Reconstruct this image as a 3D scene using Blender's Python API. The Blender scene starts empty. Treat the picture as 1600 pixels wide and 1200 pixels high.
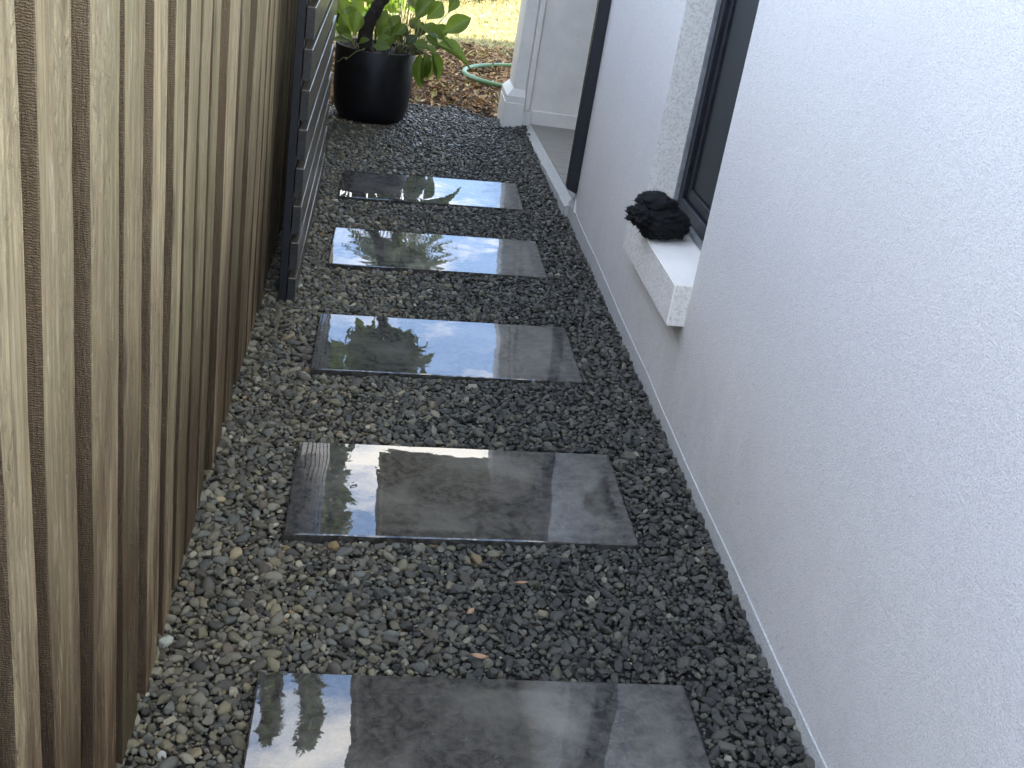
import bpy, bmesh, math, random
import numpy as np
from mathutils import Vector, Matrix, Euler, noise as mn

random.seed(7)
rng = np.random.default_rng(11)
S = bpy.context.scene
COL = S.collection

# ------------------------------------------------------------------ camera
SLOPE = 0.0629                       # the path falls from the house towards the fence
cam_d = bpy.data.cameras.new('camera')
cam = bpy.data.objects.new('camera', cam_d); COL.objects.link(cam)
cam_d.sensor_width = 36.0
cam_d.lens = 39.37
cam_d.clip_start = 0.02
cam_d.clip_end = 2000
right = Vector((0.9845, -0.0910, 0.1498)); up = Vector((-0.0960, 0.4352, 0.8952)); fwd = Vector((0.1466, 0.8957, -0.4198))
cam.matrix_world = Matrix(((right.x, up.x, -fwd.x, -0.0878), (right.y, up.y, -fwd.y, 0.0), (right.z, up.z, -fwd.z, 1.3949), (0, 0, 0, 1)))
S.camera = cam

# ------------------------------------------------------------------ sky, sun, exposure
SUN = Vector((0.95, -0.71, 1.0)).normalized()
elev = math.asin(SUN.z); azim = math.atan2(SUN.x, SUN.y)
W = bpy.data.worlds.new('World'); S.world = W; W.use_nodes = True
wn = W.node_tree; wn.nodes.clear()
def wnode(t, **k):
    n = wn.nodes.new(t)
    for a, b in k.items(): setattr(n, a, b)
    return n
wo = wnode('ShaderNodeOutputWorld'); bg = wnode('ShaderNodeBackground'); bg.inputs['Strength'].default_value = 0.06
sky = wnode('ShaderNodeTexSky', sky_type='NISHITA', sun_disc=False); sky.sun_elevation = elev; sky.sun_rotation = azim
sky.air_density = 1.0; sky.dust_density = 0.3; sky.ozone_density = 1.0
tc = wnode('ShaderNodeTexCoord')
sep = wnode('ShaderNodeSeparateXYZ'); wn.links.new(tc.outputs['Generated'], sep.inputs[0])
zc = wnode('ShaderNodeMath', operation='MAXIMUM'); zc.inputs[1].default_value = 0.0; wn.links.new(sep.outputs['Z'], zc.inputs[0])
za = wnode('ShaderNodeMath', operation='ADD'); za.inputs[1].default_value = 0.22; wn.links.new(zc.outputs[0], za.inputs[0])
dv = wnode('ShaderNodeVectorMath', operation='DIVIDE'); wn.links.new(tc.outputs['Generated'], dv.inputs[0])
cb = wnode('ShaderNodeCombineXYZ')
for i in range(3): wn.links.new(za.outputs[0], cb.inputs[i])
wn.links.new(cb.outputs[0], dv.inputs[1])
mp = wnode('ShaderNodeMapping'); mp.inputs['Scale'].default_value = (1.0, 1.8, 0.0); mp.inputs['Location'].default_value = (25.2522, -3.7376, 0.0)
wn.links.new(dv.outputs[0], mp.inputs[0])
nz = wnode('ShaderNodeTexNoise'); nz.inputs['Scale'].default_value = 2.3; nz.inputs['Detail'].default_value = 9; nz.inputs['Roughness'].default_value = 0.58; nz.inputs['Distortion'].default_value = 0.25
wn.links.new(mp.outputs[0], nz.inputs['Vector'])
cr = wnode('ShaderNodeMapRange'); cr.inputs['From Min'].default_value = 0.49; cr.inputs['From Max'].default_value = 0.65
wn.links.new(nz.outputs['Fac'], cr.inputs['Value'])
mx = wnode('ShaderNodeMix', data_type='RGBA')
wn.links.new(cr.outputs[0], mx.inputs['Factor']); 
veil = wnode('ShaderNodeMix', data_type='RGBA', blend_type='ADD'); veil.inputs[0].default_value = 1.0
wn.links.new(sky.outputs[0], veil.inputs['A']); veil.inputs['B'].default_value = (4.8, 7.3, 12.4, 1)      # thin bright high veil
wn.links.new(veil.outputs['Result'], mx.inputs['A'])
mx.inputs['B'].default_value = (29.5, 28.3, 26.5, 1)
wn.links.new(mx.outputs['Result'], bg.inputs['Color']); wn.links.new(bg.outputs[0], wo.inputs[0])

sd = bpy.data.lights.new('sun', 'SUN'); sun = bpy.data.objects.new('sun', sd); COL.objects.link(sun)
sd.energy = 5.0; sd.angle = math.radians(0.53); sd.color = (1.0, 0.94, 0.85)
sun.rotation_euler = (-SUN).to_track_quat('-Z', 'Y').to_euler(); sun.location = SUN * 30

S.render.engine = 'CYCLES'
S.view_settings.view_transform = 'Standard'; S.view_settings.look = 'None'
S.view_settings.gamma = 1.0; S.view_settings.use_curve_mapping = False
S.view_settings.exposure = 1.88
S.cycles.max_bounces = 8; S.cycles.diffuse_bounces = 4; S.cycles.glossy_bounces = 4
S.cycles.use_denoising = True

# ------------------------------------------------------------------ helpers
def zg(x):
    return SLOPE * min(max(x, -0.8), 1.3)

def link(o, parent=None):
    COL.objects.link(o)
    if parent is not None: o.parent = parent
    return o

def tag(o, label=None, cat=None, group=None, kind=None):
    if label: o['label'] = label
    if cat: o['category'] = cat
    if group: o['group'] = group
    if kind: o['kind'] = kind
    return o

def empty(name, loc=(0, 0, 0), rotz=0.0):
    o = bpy.data.objects.new(name, None); o.location = loc; o.rotation_euler = (0, 0, rotz); o.empty_display_size = .1
    return link(o)

def mesh_obj(name, bm, mats, parent=None, smooth=False, link_it=True):
    me = bpy.data.meshes.new(name)
    bmesh.ops.recalc_face_normals(bm, faces=bm.faces)
    bm.to_mesh(me); bm.free()
    for m in (mats if isinstance(mats, (list, tuple)) else [mats]): me.materials.append(m)
    if smooth: me.shade_smooth()
    o = bpy.data.objects.new(name, me)
    if link_it: link(o, parent)
    return o

def box(bm, x0, x1, y0, y1, z0, z1, bev=0.0, mat=0):
    vs = [bm.verts.new(p) for p in ((x0,y0,z0),(x1,y0,z0),(x1,y1,z0),(x0,y1,z0),(x0,y0,z1),(x1,y0,z1),(x1,y1,z1),(x0,y1,z1))]
    fs = [bm.faces.new([vs[i] for i in q]) for q in ((0,3,2,1),(4,5,6,7),(0,1,5,4),(1,2,6,5),(2,3,7,6),(3,0,4,7))]
    for f in fs: f.material_index = mat
    if bev > 0:
        es = list({e for f in fs for e in f.edges})
        bmesh.ops.bevel(bm, geom=es, offset=bev, segments=1, affect='EDGES', profile=.6)
    return fs

def boxobj(name, b, mat, parent=None, bev=0.003):
    bm = bmesh.new(); box(bm, *b, bev=bev); return mesh_obj(name, bm, mat, parent)

def tube(bm, pts, rad, seg=8, closed=False, mat=0):
    pts = [Vector(p) for p in pts]; n = len(pts)
    if not isinstance(rad, (list, tuple)): rad = [rad]*n
    rings = []; prev = None
    for i, p in enumerate(pts):
        a = pts[(i-1) % n] if (closed or i > 0) else p
        b = pts[(i+1) % n] if (closed or i < n-1) else p
        t = (b-a).normalized()
        if prev is None: u = t.orthogonal().normalized()
        else: u = (prev - t*prev.dot(t)).normalized()
        prev = u; v = t.cross(u)
        rings.append([bm.verts.new(p + (u*math.cos(2*math.pi*k/seg) + v*math.sin(2*math.pi*k/seg))*rad[i]) for k in range(seg)])
    for i in range(n if closed else n-1):
        A = rings[i]; B = rings[(i+1) % n]
        for k in range(seg):
            f = bm.faces.new((A[k], A[(k+1) % seg], B[(k+1) % seg], B[k])); f.material_index = mat; f.smooth = True
    if not closed:
        bm.faces.new(rings[0][::-1]).material_index = mat; bm.faces.new(rings[-1]).material_index = mat

def lathe(bm, prof, seg=40, cap=True, mat=0):
    rings = [[bm.verts.new((r*math.cos(2*math.pi*k/seg), r*math.sin(2*math.pi*k/seg), z)) for k in range(seg)] for r, z in prof]
    for A, B in zip(rings, rings[1:]):
        for k in range(seg):
            f = bm.faces.new((A[k], A[(k+1) % seg], B[(k+1) % seg], B[k])); f.smooth = True; f.material_index = mat
    if cap: bm.faces.new(rings[0][::-1])

# ------------------------------------------------------------------ materials
class NT:
    def __init__(s, name):
        s.m = bpy.data.materials.new(name); s.m.use_nodes = True; s.t = s.m.node_tree
        s.t.nodes.clear(); s.out = s.n('ShaderNodeOutputMaterial'); s.b = s.n('ShaderNodeBsdfPrincipled')
        s.l(s.b.outputs[0], s.out.inputs[0])
    def n(s, t, **k):
        n = s.t.nodes.new(t)
        for a, b in k.items(): setattr(n, a, b)
        return n
    def l(s, a, b): s.t.links.new(a, b)
    def set(s, **k):
        for a, v in k.items():
            i = s.b.inputs[a.replace('_', ' ')]
            if hasattr(v, 'is_linked'): s.l(v, i)
            else: i.default_value = v
    def coord(s, kind='Object', scale=(1,1,1), rot=(0,0,0), loc=(0,0,0)):
        c = s.n('ShaderNodeTexCoord'); m = s.n('ShaderNodeMapping')
        m.inputs['Scale'].default_value = scale; m.inputs['Rotation'].default_value = rot; m.inputs['Location'].default_value = loc
        s.l(c.outputs[kind], m.inputs[0]); return m.outputs[0]
    def noise(s, vec, scale, detail=4, rough=.55, dist=0):
        n = s.n('ShaderNodeTexNoise'); n.inputs['Scale'].default_value = scale; n.inputs['Detail'].default_value = detail
        n.inputs['Roughness'].default_value = rough; n.inputs['Distortion'].default_value = dist
        s.l(vec, n.inputs['Vector']); return n.outputs['Fac']
    def mr(s, v, a, b, c=0., d=1., smooth=False):
        n = s.n('ShaderNodeMapRange')
        if smooth: n.interpolation_type = 'SMOOTHSTEP'
        n.inputs['From Min'].default_value = a; n.inputs['From Max'].default_value = b
        n.inputs['To Min'].default_value = c; n.inputs['To Max'].default_value = d
        s.l(v, n.inputs['Value']); return n.outputs[0]
    def math(s, op, a, b=None):
        n = s.n('ShaderNodeMath', operation=op)
        for i, v in enumerate((a, b)):
            if v is None: continue
            if hasattr(v, 'is_linked'): s.l(v, n.inputs[i])
            else: n.inputs[i].default_value = v
        return n.outputs[0]
    def mix(s, f, a, b, blend='MIX'):
        n = s.n('ShaderNodeMix', data_type='RGBA', blend_type=blend)
        for k, v in (('Factor', f), ('A', a), ('B', b)):
            i = n.inputs[k] if k != 'Factor' else n.inputs[0]
            if hasattr(v, 'is_linked'): s.l(v, i)
            else: i.default_value = v if k == 'Factor' else (*v, 1)
        return n.outputs['Result']
    def bump(s, h, strength, dist, prev=None):
        n = s.n('ShaderNodeBump'); n.inputs['Strength'].default_value = strength; n.inputs['Distance'].default_value = dist
        s.l(h, n.inputs['Height'])
        if prev is not None: s.l(prev, n.inputs['Normal'])
        return n.outputs[0]
    def rand(s): return s.n('ShaderNodeObjectInfo').outputs['Random']
    def attr(s, name, typ='INSTANCER'):
        n = s.n('ShaderNodeAttribute', attribute_name=name, attribute_type=typ); return n

def stucco(name, col, bump1=.5, scale=260, dist=.0022, dirt=True):
    t = NT(name); v = t.coord()
    a = t.noise(v, scale, 3, .6, .6); b = t.noise(v, scale*.28, 3, .6, .9); big = t.noise(v, 1.7, 5, .6)
    pits = t.mr(t.noise(v, scale*.9, 1, .4), .74, .80)
    h = t.math('ADD', a, t.math('MULTIPLY', b, .9)); h = t.math('SUBTRACT', h, t.math('MULTIPLY', pits, .9))
    c = t.mix(t.mr(big, .35, .7), col, tuple(x*.93 for x in col)); c = t.mix(t.mr(a, .52, .36), c, tuple(x*.72 for x in col)); c = t.mix(t.mr(b, .5, .34, 0, .6), c, tuple(x*.80 for x in col))
    c = t.mix(t.math('MULTIPLY', pits, .35), c, tuple(x*.5 for x in col))
    if dirt:
        g = t.n('ShaderNodeNewGeometry'); sp = t.n('ShaderNodeSeparateXYZ'); t.l(g.outputs['Position'], sp.inputs[0])
        low = t.mr(sp.outputs['Z'], .05, .5, 1, 0)
        d = t.math('MULTIPLY', low, t.mr(t.noise(v, 5, 7, .7), .40, .72)); spl = t.math('MULTIPLY', t.mr(sp.outputs['Z'], .06, .22, 1, 0), t.mr(t.noise(v, 95, 3, .6), .62, .70))
        c = t.mix(t.math('MULTIPLY', d, .6), c, (.50, .48, .42)); c = t.mix(t.math('MULTIPLY', spl, .55), c, (.24, .21, .17))
    if dirt:   # rain run-off stain and open pits under the sill
        ym = t.math('MULTIPLY', t.mr(sp.outputs['Y'], 1.75, 2.2, smooth=True), t.mr(sp.outputs['Y'], 2.95, 2.6, smooth=True))
        zm = t.mr(sp.outputs['Z'], .50, .22, smooth=True)
        st = t.math('MULTIPLY', t.math('MULTIPLY', ym, zm), t.mr(t.noise(t.coord(scale=(1, 5, 1.6)), 3, 6, .7), .32, .62))
        c = t.mix(t.math('MULTIPLY', st, .40), c, (.46, .44, .39))
        pk = t.math('MULTIPLY', t.math('ADD', t.math('MULTIPLY', st, 1.0), .18), t.mr(t.noise(v, 120, 2, .5), .68, .74))
        c = t.mix(t.math('MULTIPLY', pk, .8), c, (.16, .145, .12))
        h = t.math('SUBTRACT', h, t.math('MULTIPLY', pk, 1.2))
        # faint trowel sweeps
        tw = t.noise(t.coord(scale=(1, 2.2, 5)), 4.5, 5, .6, 1.4)
        c = t.mix(t.mr(tw, .5, .68, 0, .35), c, tuple(x*.90 for x in col))
    t.set(Base_Color=c, Roughness=.85, Normal=t.bump(h, bump1, dist))
    return t.m

def paint(name, col, rough=.45, bumpv=.12, speck=True):
    t = NT(name); v = t.coord()
    n1 = t.noise(v, 9, 5, .6); c = t.mix(t.mr(n1, .35, .7), col, tuple(x*.88 for x in col))
    if speck:
        sp = t.mr(t.noise(v, 60, 3, .6), .70, .76); c = t.mix(t.math('MULTIPLY', sp, .5), c, (.22, .2, .17))
    t.set(Base_Color=c, Roughness=rough, Normal=t.bump(t.noise(v, 45, 4, .6), bumpv, .003)); return t.m

def metal_paint(name, col, rough=.35):
    t = NT(name); v = t.coord(); n = t.noise(v, 30, 4, .6)
    t.set(Base_Color=t.mix(t.mr(n, .3, .75), col, tuple(x*1.6+.004 for x in col)), Roughness=t.mr(n, .3, .7, rough*.8, rough*1.3)); return t.m

def paling_wood():
    t = NT('weathered paling timber'); r = t.rand()
    off = t.n('ShaderNodeCombineXYZ')
    t.l(t.math('MULTIPLY', r, 37.), off.inputs[0]); t.l(t.math('MULTIPLY', r, 91.), off.inputs[2])
    def cv(scale, rot=(0,0,0)):
        c = t.n('ShaderNodeTexCoord'); ad = t.n('ShaderNodeVectorMath', operation='ADD'); t.l(c.outputs['Object'], ad.inputs[0]); t.l(off.outputs[0], ad.inputs[1])
        m = t.n('ShaderNodeMapping'); m.inputs['Scale'].default_value = scale; m.inputs['Rotation'].default_value = rot; t.l(ad.outputs[0], m.inputs[0]); return m.outputs[0]
    grain = t.noise(cv((60, 60, 2.2)), 1.6, 6, .62, .7)
    fib = t.noise(cv((40, 40, 4.6), (math.radians(11), 0, 0)), 2.0, 6, .68, 1.1)
    patch = t.noise(cv((7, 9, 1.6)), 1.0, 4, .6, .6)
    stain = t.noise(cv((4, 5, .9)), 1.3, 3, .5, .3)
    g = t.n('ShaderNodeNewGeometry'); sp = t.n('ShaderNodeSeparateXYZ'); t.l(g.outputs['Position'], sp.inputs[0])
    hgt = t.mr(sp.outputs['Z'], .25, 1.2)  # paler upward: weathering plus skylight put into the colour
    bleach_sky = t.math('ADD', t.math('MULTIPLY', hgt, .95), t.math('SUBTRACT', t.math('MULTIPLY', t.mr(patch, .3, .7), .75), .32))
    bleach_sky = t.math('ADD', bleach_sky, t.math('MULTIPLY', t.math('SUBTRACT', r, .5), .45))
    c = t.mix(t.mr(bleach_sky, .0, 1.0), (.150, .078, .030), (.98, .86, .62))
    r2 = t.math('FRACT', t.math('MULTIPLY', r, 17.3)); r3 = t.math('FRACT', t.math('MULTIPLY', r, 53.7))
    c = t.mix(t.math('MULTIPLY', t.mr(t.noise(cv((5, 12, 1.1)), 1.4, 4, .6, .8), .46, .66), t.mr(r3, .1, .8, .25, .85)), c, t.mix(hgt, (.17, .10, .052), (.62, .47, .35)))
    gm = t.math('MULTIPLY', t.mr(stain, .36, .58), t.mr(r2, .15, .6))
    c = t.mix(t.math('MULTIPLY', gm, .7), c, t.mix(hgt, (.11, .105, .038), (.50, .50, .30)))
    c = t.mix(t.math('MULTIPLY', t.mr(grain, .44, .70), .8), c, t.mix(hgt, (.05, .032, .017), (.42, .33, .22)))
    fibm = t.math('MULTIPLY', t.mr(fib, .50, .64), t.mr(t.noise(cv((6, 10, 1.8)), 1.5, 3), .42, .6))
    c = t.mix(t.math('MULTIPLY', fibm, .85), c, t.mix(hgt, (.34, .25, .15), (.98, .92, .76)))
    rag = t.noise(cv((70, 42, 12), (math.radians(15), 0, 0)), 2.0, 4, .6, 1.2)
    ragm = t.mr(t.noise(cv((5, 9, 1.3)), 1.6, 3), .38, .58)
    c = t.mix(t.math('MULTIPLY', t.mr(rag, .50, .40), t.math('MULTIPLY', ragm, .6)), c, t.mix(hgt, (.07, .042, .022), (.56, .46, .33)))  # low relief darkened: crevice shade put into the wood colour
    # knots
    vo = t.n('ShaderNodeTexVoronoi'); vo.inputs['Scale'].default_value = 1.0; t.l(cv((9, 9, 2.6)), vo.inputs['Vector'])
    kn = t.mr(vo.outputs['Distance'], .05, .17, 1, 0)
    c = t.mix(t.math('MULTIPLY', kn, .75), c, (.07, .035, .018))
    # band saw marks, strongest on the sawn edges
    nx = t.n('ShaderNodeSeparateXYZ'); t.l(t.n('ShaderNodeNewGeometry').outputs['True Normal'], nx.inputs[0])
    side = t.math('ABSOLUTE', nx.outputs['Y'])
    wv = t.n('ShaderNodeTexWave', wave_type='BANDS', bands_direction='Z'); wv.inputs['Scale'].default_value = 115; wv.inputs['Distortion'].default_value = 6; wv.inputs['Detail'].default_value = 2; wv.inputs['Detail Scale'].default_value = 2.2
    t.l(cv((1, 1, 1)), wv.inputs['Vector'])
    sawm = t.math('MULTIPLY', wv.outputs['Fac'], t.math('ADD', t.math('MULTIPLY', side, .8), t.math('MULTIPLY', t.mr(t.noise(cv((3, 6, 1.1)), 1.2, 2), .55, .7), .22)))
    c = t.mix(t.math('MULTIPLY', side, .75), c, t.mix(hgt, (.085, .050, .027), (.36, .275, .20)))  # edge faces browner, with the shade of the gaps put into their colour
    c = t.mix(t.math('MULTIPLY', sawm, .24), c, (.10, .072, .052))
    c = t.mix(1.0, c, (1.10, .99, .76), 'MULTIPLY')
    h = t.math('ADD', t.math('MULTIPLY', grain, -.9), t.math('ADD', t.math('MULTIPLY', fib, 1.8), t.math('MULTIPLY', sawm, -.5)))
    h = t.math('SUBTRACT', t.math('ADD', h, t.math('MULTIPLY', t.math('MULTIPLY', rag, ragm), 3.0)), t.math('MULTIPLY', kn, .6))
    t.set(Base_Color=c, Roughness=.82, Normal=t.bump(h, 1.0, .0065)); return t.m

def slat_wood():
    t = NT('charcoal stained screen timber'); r = t.rand()
    v = t.coord(scale=(70, 2.5, 70)); g = t.noise(v, 1.4, 5, .6, .5)
    nx = t.n('ShaderNodeSeparateXYZ'); t.l(t.n('ShaderNodeNewGeometry').outputs['True Normal'], nx.inputs[0])
    end = t.math('ABSOLUTE', nx.outputs['Y'])
    c = t.mix(t.mr(g, .35, .7), (.060, .050, .036), (.165, .135, .085))
    c = t.mix(t.mr(end, .7, .9), c, t.mix(t.mr(t.noise(t.coord(scale=(40, 40, 130)), 1.5, 4), .4, .7), (.016, .016, .017), (.042, .040, .038)))
    t.set(Base_Color=c, Roughness=t.mr(g, .3, .7, .34, .6), Normal=t.bump(g, .4, .002), Specular_IOR_Level=.6, Coat_Weight=.35, Coat_Roughness=.12)
    return t.m

def paver_stone():
    t = NT('wet slate paving'); v = t.coord()
    sp = t.n('ShaderNodeSeparateXYZ'); t.l(v, sp.inputs[0])
    wob = t.math('SUBTRACT', t.noise(v, 9, 5, .6), .5)
    fine = t.noise(v, 120, 5, .7, .6); med = t.noise(v, 42, 5, .65, .5); big = t.noise(v, 4.5, 5, .6, .3)
    # distance to the nearest edge of the slab, wobbling: the rim stays wettest and darkest
    ex = t.math('MINIMUM', sp.outputs['X'], t.math('SUBTRACT', .80, sp.outputs['X']))
    ey = t.math('MINIMUM', sp.outputs['Y'], t.math('SUBTRACT', .4217, sp.outputs['Y']))
    e = t.math('ADD', t.math('MINIMUM', ex, t.math('MULTIPLY', ey, 1.6)), t.math('MULTIPLY', wob, .055))
    inner = t.mr(e, .035, .065, smooth=True)
    c = t.mix(t.mr(med, .35, .7), (.024, .022, .019), (.115, .105, .086))
    c = t.mix(t.math('MULTIPLY', inner, t.mr(big, .42, .68)), c, (.185, .170, .138))
    c = t.mix(t.math('MULTIPLY', t.mr(fine, .62, .74), .65), c, (.34, .31, .25))
    c = t.mix(t.math('MULTIPLY', t.mr(t.noise(v, 17, 4, .6), .62, .72), .35), c, (.16, .12, .07))
    h = t.math('ADD', t.math('MULTIPLY', fine, .6), med)
    base_n = t.bump(h, 1.0, .010)
    # thin film of rain lying over the slab
    vs = t.coord(scale=(1, 1, 1))
    rip = t.math('ADD', t.noise(vs, 7, 2, .5), t.math('MULTIPLY', t.noise(vs, 60, 2, .5), .035))
    film_n = t.bump(rip, .10, .0045)
    dry = t.math('ADD', t.mr(sp.outputs['X'], .50, .74), t.math('MULTIPLY', wob, 1.6))
    film = t.mr(dry, .55, .85, 1, .75, smooth=True)
    edge = t.mr(e, -.002, .006, smooth=True)
    film = t.math('MULTIPLY', film, t.math('ADD', .45, t.math('MULTIPLY', edge, .55)))
    t.set(Base_Color=c, Roughness=.62, Normal=base_n, Specular_IOR_Level=.15, Coat_Weight=film, Coat_Roughness=t.mr(film, .3, 1., .09, .008), Coat_IOR=1.80, Coat_Normal=film_n)
    return t.m

def inst_mat(name, rough0, rough1, bumps=.5, scale=140, trans=False, noise_amt=.5, spec=.5):
    t = NT(name); a = t.attr('scol'); v = t.coord()
    n = t.noise(v, scale, 4, .62, .3); sp = t.mr(t.noise(v, scale*2.6, 2, .5), .66, .74)
    c = t.mix(t.mr(n, .35, .7, 0, noise_amt), a.outputs['Color'], (.02, .02, .02))
    if not trans: c = t.mix(t.math('MULTIPLY', sp, .35), c, (.45, .43, .40))
    t.set(Base_Color=c, Roughness=t.mr(n, .3, .7, rough0, rough1), Specular_IOR_Level=spec, Normal=t.bump(n, bumps, .002))
    if trans:
        tr = t.n('ShaderNodeBsdfTranslucent'); t.l(c, tr.inputs[0]); ms = t.n('ShaderNodeMixShader'); ms.inputs[0].default_value = .35
        t.l(t.b.outputs[0], ms.inputs[1]); t.l(tr.outputs[0], ms.inputs[2]); t.l(ms.outputs[0], t.out.inputs[0])
    return t.m

def leaf_mat(name, a, b, transl=.4, rough=.35):
    t = NT(name); r = t.rand(); v = t.coord()
    sp = t.n('ShaderNodeSeparateXYZ'); t.l(v, sp.inputs[0])
    rib = t.mr(t.math('ABSOLUTE', sp.outputs['X']), .0, .03, 1, 0)
    vein = t.n('ShaderNodeTexWave', wave_type='BANDS', bands_direction='Y'); vein.inputs['Scale'].default_value = 9; vein.inputs['Distortion'].default_value = .6; t.l(v, vein.inputs['Vector'])
    n = t.noise(v, 6, 4, .6)
    c = t.mix(r, a, b); c = t.mix(t.mr(n, .4, .7, 0, .4), c, tuple(x*.6 for x in a))
    c = t.mix(t.math('MULTIPLY', rib, .5), c, (.36, .42, .12))
    t.set(Base_Color=c, Roughness=rough, Normal=t.bump(vein.outputs['Fac'], .15, .01))
    tr = t.n('ShaderNodeBsdfTranslucent'); t.l(t.mix(.5, c, (.42, .55, .06)), tr.inputs[0]); ms = t.n('ShaderNodeMixShader'); ms.inputs[0].default_value = transl
    t.l(t.b.outputs[0], ms.inputs[1]); t.l(tr.outputs[0], ms.inputs[2]); t.l(ms.outputs[0], t.out.inputs[0]); return t.m

def plain(name, col, rough=.7, n_scale=20, var=.35, bump=.3, bd=.003, **k):
    t = NT(name); v = t.coord(); n = t.noise(v, n_scale, 5, .62, .3)
    t.set(Base_Color=t.mix(t.mr(n, .35, .7), col, tuple(x*(1-var) for x in col)), Roughness=rough, Normal=t.bump(n, bump, bd), **k); return t.m

M_wall = stucco('white acrylic render', (.715, .675, .628), .65, 330, .0028)
M_plinth = stucco('grey white plinth render', (.56, .55, .52), .8, 180, .004)
M_jamb = stucco('jamb render', (.76, .72, .64), .4, 120, .003, dirt=False)
M_rough = stucco('coarse pitted render', (.78, .74, .67), .9, 130, .004, dirt=False)
M_white = paint('aged white paint', (.87, .82, .735))
M_silltop = paint('smooth white sill paint', (.86, .815, .73), .5, .2)
M_soffit = paint('soffit sheet paint', (.42, .40, .36), .6, .05, False)
M_navy = metal_paint('dark navy aluminium', (.0045, .0055, .009), .42)
M_flash = metal_paint('grey flashing', (.16, .16, .16), .4)
M_roof = plain('roof sheet', (.10, .105, .11), .5)
M_paling = paling_wood(); M_slat = slat_wood(); M_paver = paver_stone()
M_post = plain('charcoal post paint', (.014, .015, .018), .45, 30, .3, .2)
M_rail = plain('rail timber', (.17, .12, .08), .85, 25)
M_bed = plain('damp grit', (.035, .034, .031), .9, 180, .6, .8, .006)
M_stone = inst_mat('gravel stone', .20, .55, .6, 130, noise_amt=.45)
M_chip = inst_mat('leaf mulch', .6, .9, .4, 90)
M_grass = inst_mat('grass blade', .5, .7, .1, 60, trans=True, noise_amt=.15)
M_pot = plain('black glazed pot', (.010, .010, .011), .46, 16, .6, .5, .006, Specular_IOR_Level=.4)
M_soil = plain('potting soil', (.03, .022, .016), .95, 60)
M_bark = plain('dark bark', (.040, .030, .022), .9, 45, .6, 1.0, .012)
M_leaf = leaf_mat('glossy leaf', (.062, .12, .016), (.135, .20, .024), .40)
M_leaf_l = leaf_mat('lime leaf', (.15, .24, .028), (.24, .33, .05), .45)
M_leaf_b = leaf_mat('browning leaf', (.14, .10, .035), (.20, .15, .05), .4)
M_dk = leaf_mat('dark foliage', (.022, .034, .012), (.04, .054, .02), .15, .5)
M_straw = plain('pale stem', (.25, .24, .10), .6, 40)
M_hose = plain('green hose', (.10, .205, .075), .38, 30, .15, .05)
M_cloth = plain('black cloth', (.0022, .0022, .0024), .97, 160, .4, .9, .004)
M_petal = plain('pink petal', (.30, .05, .08), .7, 30)

def glass_mat():
    t = NT('dark window glass'); v = t.coord()
    t.set(Base_Color=(.018, .020, .020, 1), Roughness=.07, Specular_IOR_Level=.6); return t.m
def mesh_mat():
    t = NT('fly screen mesh'); v = t.coord(scale=(1, 1, 1))
    n = t.noise(v, 400, 2, .5); t.set(Base_Color=t.mix(t.mr(n, .35, .65), (.020, .022, .022), (.045, .047, .046)), Roughness=.55, Specular_IOR_Level=.3); return t.m
M_glass = glass_mat(); M_mesh = mesh_mat()

def tile_floor_mat():
    t = NT('grey timber look tile'); v = t.coord(scale=(2, 30, 30)); n = t.noise(v, 2.2, 6, .65, .6)
    c = t.mix(t.mr(n, .35, .68), (.33, .31, .27), (.20, .185, .16))
    t.set(Base_Color=c, Roughness=.5, Normal=t.bump(n, .2, .002)); return t.m
M_ftile = tile_floor_mat()

def ground_mat():
    t = NT('earth and lawn ground'); v = t.coord()
    g = t.n('ShaderNodeNewGeometry'); sp = t.n('ShaderNodeSeparateXYZ'); t.l(g.outputs['Position'], sp.inputs[0])
    wob = t.math('MULTIPLY', t.math('SUBTRACT', t.noise(v, 1.4, 4), .5), .9)
    lawn = t.mr(t.math('ADD', sp.outputs['Y'], wob), 8.75, 9.05)
    earth = t.mix(t.mr(t.noise(v, 40, 5, .65), .35, .7), (.10, .065, .038), (.035, .024, .016))
    gr = t.mix(t.mr(t.noise(v, 30, 6, .7), .35, .7), (.24, .23, .10), (.11, .11, .035))
    t.set(Base_Color=t.mix(lawn, earth, gr), Roughness=.95, Normal=t.bump(t.noise(v, 70, 4, .7), .8, .01)); return t.m
M_ground = ground_mat()

# ------------------------------------------------------------------ ground
bm = bmesh.new()
xs = [-300, -40, -8, -3, -1.2, -.8, -.4, .2, .8, 1.3, 2.5, 5, 12, 40, 300]; ys = [-300, -40, -6, 0, 2, 4, 6, 8, 10, 14, 25, 60, 300]
gv = [[bm.verts.new((x, y, zg(x) - .05 + (0 if y < 6 else .028 if y < 9 else .03))) for y in ys] for x in xs]
for i in range(len(xs)-1):
    for j in range(len(ys)-1): bm.faces.new((gv[i][j], gv[i+1][j], gv[i+1][j+1], gv[i][j+1]))
tag(mesh_obj('ground', bm, M_ground), 'brown earth and lawn running on past the house', kind='structure')

bm = bmesh.new()
P = [(-.60, .2), (.90, .2), (.90, 6.75), (-.60, 6.75)]
bm.faces.new([bm.verts.new((x, y, zg(x) - .024)) for x, y in P])
tag(mesh_obj('gravel_bed', bm, M_bed), 'damp dark grit under the gravel path', kind='structure')

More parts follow.
